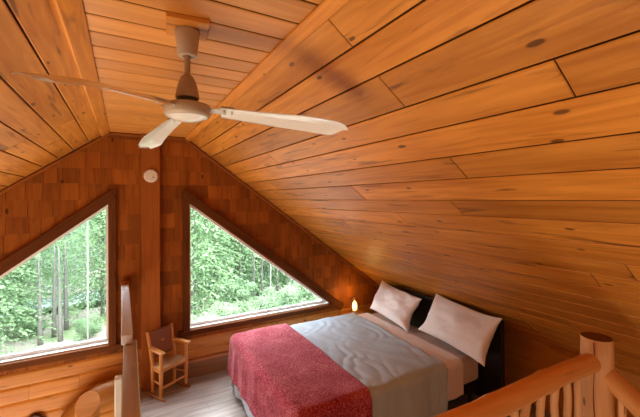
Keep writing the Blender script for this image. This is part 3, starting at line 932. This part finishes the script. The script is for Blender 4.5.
# ------------------------------------------------------------------ things in the stairwell, lower left
lp = empty('log_post', (-.272, 3.6, ZL)); prop(lp, 'peeled log post with a round slanted cut top rising in the stairwell', 'log post')
mb = MB(); n = 32; rr = .090; rows = []; top = .372 - ZL
for i in range(13):
    row = []
    for k in range(n + 1):
        a = 2 * PI * k / n
        zt_ = top + rr * math.sin(a) * .72
        rad = rr * (1 + .02 * math.sin(i * 2.1 + a * 2))
        row.append(Vector((rad * math.cos(a), rad * math.sin(a), zt_ * i / 12)))
    rows.append(row)
mb.quadgrid(rows, lambda i, j: (i * .23, j * .017))
for q in mb.f: q.reverse()
o = smooth_angle(mb.build('log_shaft', M['logwall'], lp), 40)
mb = MB()
mb.face([rows[-1][k] for k in range(n)], [(rows[-1][k].x + 3, rows[-1][k].y + 3) for k in range(n)])
mb.build('cut_top', M['logend'], lp)
mb = MB(); pts = [(-.50, 4.25, -.14), (-.40, 4.24, -.02), (-.30, 4.23, .07), (-.20, 4.22, .115), (-.08, 4.22, .13), (-.04, 4.22, .13)]
base = Vector((-.25, 4.22, 0)); mb.tube([Vector(p) - base for p in pts], [.115, .12, .122, .122, .12, .12], 24, tone=.62)
o = smooth_angle(mb.build('log_brace', M['logwall']), 50); o.location = base
prop(o, 'curved log brace on the gable wall behind the slanted log post', 'log brace')
mr = empty('wall_mirror', (-.765, YW - .035, -.115)); prop(mr, 'small oval mirror with a dark frame on the log wall below the left window', 'mirror')
mb = MB(); n = 40
ring = lambda rx, rz, y: [Vector((rx * math.cos(2 * PI * k / n), y, rz * math.sin(2 * PI * k / n))) for k in range(n + 1)]
mb.quadgrid([ring(.092, .142, 0), ring(.092, .142, -.02), ring(.084, .134, -.03), ring(.070, .120, -.022), ring(.068, .118, -.008)])
for q in mb.f: q.reverse()
mb.build('mirror_frame', M['darkframe'], mr, smooth=True)
mb = MB(); mb.face(ring(.07, .12, -.01)[:n]); mb.build('mirror_glass', M['mirrorglass'], mr)

# ------------------------------------------------------------------ outdoors
ZG = -2.95
mb = MB()
rows = []
for i in range(41):
    row = []
    for j in range(31):
        x = -40 + 80 * i / 40; y = YW + .3 + 60 * j / 30
        row.append(Vector((x, y, ZG + .25 * noise.noise(Vector((x * .2, y * .2, 0))) + max(0, (y - 22)) * .15)))
    rows.append(row)
mb.quadgrid(rows)
prop(mb.build('ground', M['ground'], smooth=True), kind='structure')
mb = MB()
rows = [[Vector((x, y + .6 * math.sin(x * .25), ZG + .30)) for y in (19.5, 21.6)] for x in [-30 + k for k in range(61)]]
mb.quadgrid(rows)
prop(mb.build('road', M['road'], smooth=True), kind='structure')

def conifer_mesh(h, rb, seed, nb=520, per=30):
    rnd = random.Random(seed); mb = MB()
    for i in range(nb):
        t = (i + rnd.random()) / nb; z = h * (.06 + .94 * t); Lb = rb * (1 - t) ** .6 * rnd.uniform(.75, 1.15) + .15
        a = rnd.random() * 2 * PI; d = Vector((math.cos(a), math.sin(a), 0)); sd = Vector((-d.y, d.x, 0))
        for k in range(per):
            u = (k + rnd.random()) / per
            p = d * (Lb * u) + Vector((0, 0, z - .32 * Lb * u * u + .05)) + sd * rnd.uniform(-.28, .28) * Lb * (.3 + .7 * (1 - u))
            s = rnd.uniform(.035, .078); ax = (d * rnd.uniform(.3, 1) + sd * rnd.uniform(-.8, .8) + Vector((0, 0, rnd.uniform(-.6, .2)))).normalized()
            bx = ax.orthogonal().normalized(); bx.rotate(Matrix.Rotation(rnd.random() * 6.28, 3, ax))
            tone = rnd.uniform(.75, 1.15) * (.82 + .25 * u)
            mb.face([p - ax * s * 1.4, p + bx * s * .55, p + ax * s * 1.4, p - bx * s * .55], None, tone)
    return mb
def bush_mesh(h, w, seed, n=7000):
    rnd = random.Random(seed); mb = MB()
    cl = [(Vector((rnd.uniform(-.6, .6) * w, rnd.uniform(-.6, .6) * w, h * rnd.uniform(.25, .95))), rnd.uniform(.25, .5) * w) for _ in range(14)]
    for k in range(n):
        c, r = rnd.choice(cl)
        v = Vector((rnd.gauss(0, 1), rnd.gauss(0, 1), rnd.gauss(0, .8))); v.normalize(); p = c + v * r * rnd.uniform(.5, 1.05)
        s = rnd.uniform(.025, .06); ax = Vector((rnd.gauss(0, 1), rnd.gauss(0, 1), rnd.gauss(0, 1))).normalized(); bx = ax.orthogonal().normalized()
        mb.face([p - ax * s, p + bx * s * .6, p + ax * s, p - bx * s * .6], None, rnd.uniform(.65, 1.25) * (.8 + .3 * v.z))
    return mb
def trunk_mesh(h, r, seed, lean=.02):
    rnd = random.Random(seed); mb = MB()
    mb.tube([(lean * h * (i / 6) ** 1.5 * rnd.uniform(.8, 1.2), 0, h * i / 6 - .1) for i in range(7)], [r * (1 - .85 * i / 6) + .01 for i in range(7)], 10)
    return mb
spr = empty('spruce_tree', (0, 20, ZG))
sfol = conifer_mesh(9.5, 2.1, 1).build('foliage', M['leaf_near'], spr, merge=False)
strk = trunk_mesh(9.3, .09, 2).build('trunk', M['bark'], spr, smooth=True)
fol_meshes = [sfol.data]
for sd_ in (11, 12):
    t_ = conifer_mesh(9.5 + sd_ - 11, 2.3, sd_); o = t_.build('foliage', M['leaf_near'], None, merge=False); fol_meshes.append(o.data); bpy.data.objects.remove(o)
mats_d = {}
def variant(me, mat, key):
    if (me.name, key) not in mats_d:
        c = me.copy(); c.materials.clear(); c.materials.append(mat); mats_d[(me.name, key)] = c
    return mats_d[(me.name, key)]
first = [True]
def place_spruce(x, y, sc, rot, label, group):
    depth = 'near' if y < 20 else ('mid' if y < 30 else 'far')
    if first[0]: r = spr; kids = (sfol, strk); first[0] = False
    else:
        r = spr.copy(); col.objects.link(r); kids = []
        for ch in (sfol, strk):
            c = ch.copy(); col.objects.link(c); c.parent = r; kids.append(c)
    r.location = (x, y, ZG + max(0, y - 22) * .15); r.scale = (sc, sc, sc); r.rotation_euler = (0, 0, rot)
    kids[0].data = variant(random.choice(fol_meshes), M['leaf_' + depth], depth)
    prop(r, label, 'tree', group); return r
rnd = random.Random(21)
def scatter(u0, u1, n, y0, y1, label, group, smin=.8, smax=1.25):
    pts = []
    tries = 0
    while len(pts) < n and tries < 4000:
        tries += 1
        y = rnd.uniform(y0, y1); u = rnd.uniform(u0, u1); x = u * y
        if all((x - a) ** 2 + (y - b) ** 2 > 2.2 for a, b in pts): pts.append((x, y))
    for x, y in pts: place_spruce(x, y, rnd.uniform(smin, smax), rnd.random() * 6.28, label, group)
G1, G2 = 'spruces outside the left window', 'spruces outside the right window'
for (u, y, sc) in ((-.43, 15.0, .95), (-.345, 16.5, 1.05), (-.27, 15.2, .8), (-.20, 17.6, .9), (-.045, 17.8, .85), (-.50, 17.5, 1.1)):
    place_spruce(u * y, y, sc, rnd.random() * 6, 'green spruce standing in the woods outside the left window, nearer row', G1)
scatter(-.52, -.03, 13, 20.5, 28, 'pale green spruce in the woods outside the left window, middle distance', G1, .9, 1.2)
scatter(-.52, -.03, 13, 30, 38, 'hazy pale spruce far behind the others outside the left window', G1, 1.1, 1.5)
for (u, y, sc) in ((.165, 14.5, 1.0), (.225, 15.8, 1.1), (.285, 17.0, 1.1), (.35, 17.5, .85), (.435, 17.0, .8), (.52, 16.0, .75), (.60, 15, .8)):
    place_spruce(u * y, y, sc, rnd.random() * 6, 'green spruce standing in the woods outside the right window, nearer row', G2)
scatter(.15, .60, 13, 20.5, 28, 'pale green spruce in the woods outside the right window, middle distance', G2, .9, 1.25)
scatter(.15, .60, 13, 30, 38, 'hazy pale spruce far behind the others outside the right window', G2, 1.1, 1.5)
# bare trunks
def bare(name, x, y, h, r, mat, label, seed, cat='tree', group=None):
    o = trunk_mesh(h, r, seed, random.uniform(-.02, .02)).build(name, mat, None, smooth=True)
    o.location = (x, y, ZG); prop(o, label, cat, group); return o
birch = [(-.075, 14.5, 10.5, .020, 'slim pale birch trunk seen close to the inner edge of the left window'), (.392, 14.0, 7.5, .024, 'slim pale birch trunk near the low tip of the right window')]
for k, (u, y, h, r, lb) in enumerate(birch):
    bare('birch_tree', u * y, y, h, r, M['birch'], lb, 60 + k)
for k, u in enumerate((-.128, -.140, -.117, -.165)):
    y = 15.5 + .6 * (k % 3); bare('bare_tree_trunk', u * y, y, 3.5, .075, M['palebark'], 'dark bare tree trunk in the cluster on the leaf-strewn ground outside the left window', 80 + k, 'tree', 'dark trunks outside the left window')
for k, u in enumerate((.34, .365, .415, .46, .30)):
    y = 15.0 + .5 * (k % 3); bare('bare_tree_trunk', u * y, y, 5.5, .06, M['palebark'], 'pale grey bare tree trunk outside the right window', 90 + k, 'tree', 'pale trunks outside the right window')
# undergrowth
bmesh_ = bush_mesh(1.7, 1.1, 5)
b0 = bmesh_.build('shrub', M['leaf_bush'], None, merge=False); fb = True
for (u, y, s, lb) in [(-.45, 12.3, 1.0, 'l'), (-.31, 13.6, .8, 'l'), (-.078, 15.2, .45, 'l'), (-.19, 16.6, .5, 'l'), (-.5, 14.5, 1.4, 'l'),
                      (.18, 11.8, .7, 'r'), (.25, 12.3, .75, 'r'), (.33, 12.6, .7, 'r'), (.42, 13.0, .8, 'r'), (.51, 13.2, .9, 'r'), (.29, 14.2, .9, 'r')]:
    o = b0 if fb else b0.copy()
    if not fb: col.objects.link(o)
    fb = False
    o.location = (u * y, y, ZG - .05); o.scale = (s, s, s); o.rotation_euler = (0, 0, rnd.random() * 6)
    prop(o, 'leafy green shrub low among the trees outside the %s window' % ('left' if lb == 'l' else 'right'), 'shrub', 'shrubs outside the %s window' % ('left' if lb == 'l' else 'right'))

# ------------------------------------------------------------------ light
w = bpy.data.worlds.new('sky'); scene.world = w; w.use_nodes = True
bg = w.node_tree.nodes['Background']
wt = w.node_tree
tc = wt.nodes.new('ShaderNodeTexCoord'); sx = wt.nodes.new('ShaderNodeSeparateXYZ'); wt.links.new(tc.outputs['Generated'], sx.inputs[0])
r = ramp(wt, sx.outputs[2], [(0.0, (.80, .86, .88)), (.25, (.86, .93, .97)), (.8, (.90, .96, 1.0))]); wt.links.new(r, bg.inputs[0])
st = wt.nodes.new('ShaderNodeMapRange'); st.inputs['From Min'].default_value = .1; st.inputs['From Max'].default_value = .6
st.inputs['To Min'].default_value = 3.5; st.inputs['To Max'].default_value = 10.0
wt.links.new(sx.outputs[2], st.inputs['Value']); wt.links.new(st.outputs[0], bg.inputs[1])
sun = bpy.data.lights.new('overcast_sun', 'SUN'); sun.energy = 13; sun.angle = math.radians(75); sun.color = (.93, .97, 1)
so = bpy.data.objects.new('overcast_sun', sun); col.objects.link(so); so.rotation_euler = Vector((.60, -1, -.62)).to_track_quat('-Z', 'Y').to_euler()
def area_light(name, loc, target, sx, sy, power, colr):
    l = bpy.data.lights.new(name, 'AREA'); l.shape = 'RECTANGLE'; l.size = sx; l.size_y = sy; l.energy = power; l.color = colr
    o = bpy.data.objects.new(name, l); col.objects.link(o); o.location = loc
    o.rotation_euler = (Vector(target) - Vector(loc)).to_track_quat('-Z', 'Y').to_euler(); return o
area_light('lower_room_light', (-2.0, 1.5, -1.9), (.4, 2.2, 2.6), 2.4, 3.4, 230, (1, .84, .64))
area_light('loft_room_light', (.2, -2.4, .6), (.9, 2.5, 1.6), 3.0, 1.8, 14, (1, .84, .64))
def win_light(name, loc, power, sx, sy):
    return area_light(name, loc, (loc[0], 0, loc[2] - .6), sx, sy, power, (.86, .94, 1.0))
pl = bpy.data.lights.new('lamp_glow', 'POINT'); pl.energy = 2.2; pl.color = (1, .55, .18); pl.shadow_soft_size = .03
po = bpy.data.objects.new('lamp_glow', pl); col.objects.link(po); po.location = (2.925, 4.20, .73)

# ------------------------------------------------------------------ camera
cam = bpy.data.cameras.new('camera'); co = bpy.data.objects.new('camera', cam); col.objects.link(co)
yaw, pitch, roll = .518230, .005975, -.005755
F = Vector((math.sin(yaw) * math.cos(pitch), math.cos(yaw) * math.cos(pitch), math.sin(pitch)))
Rr = Vector((math.cos(yaw), -math.sin(yaw), 0)); U = Rr.cross(F)
R2 = Rr * math.cos(roll) + U * math.sin(roll); U2 = U * math.cos(roll) - Rr * math.sin(roll)
m4 = Matrix((R2, U2, -F)).transposed().to_4x4(); m4.translation = (0, 0, H)
co.matrix_world = m4
cam.sensor_width = 36; cam.lens = 344.77 / 640 * 36; cam.shift_y = -12.4 / 640
cam.clip_start = .02
scene.camera = co
scene.view_settings.view_transform = 'Standard'
scene.view_settings.look = 'None'
scene.view_settings.exposure = 0.2
scene.cycles.use_denoising = True
scene.cycles.max_bounces = 8
scene.cycles.transparent_max_bounces = 16
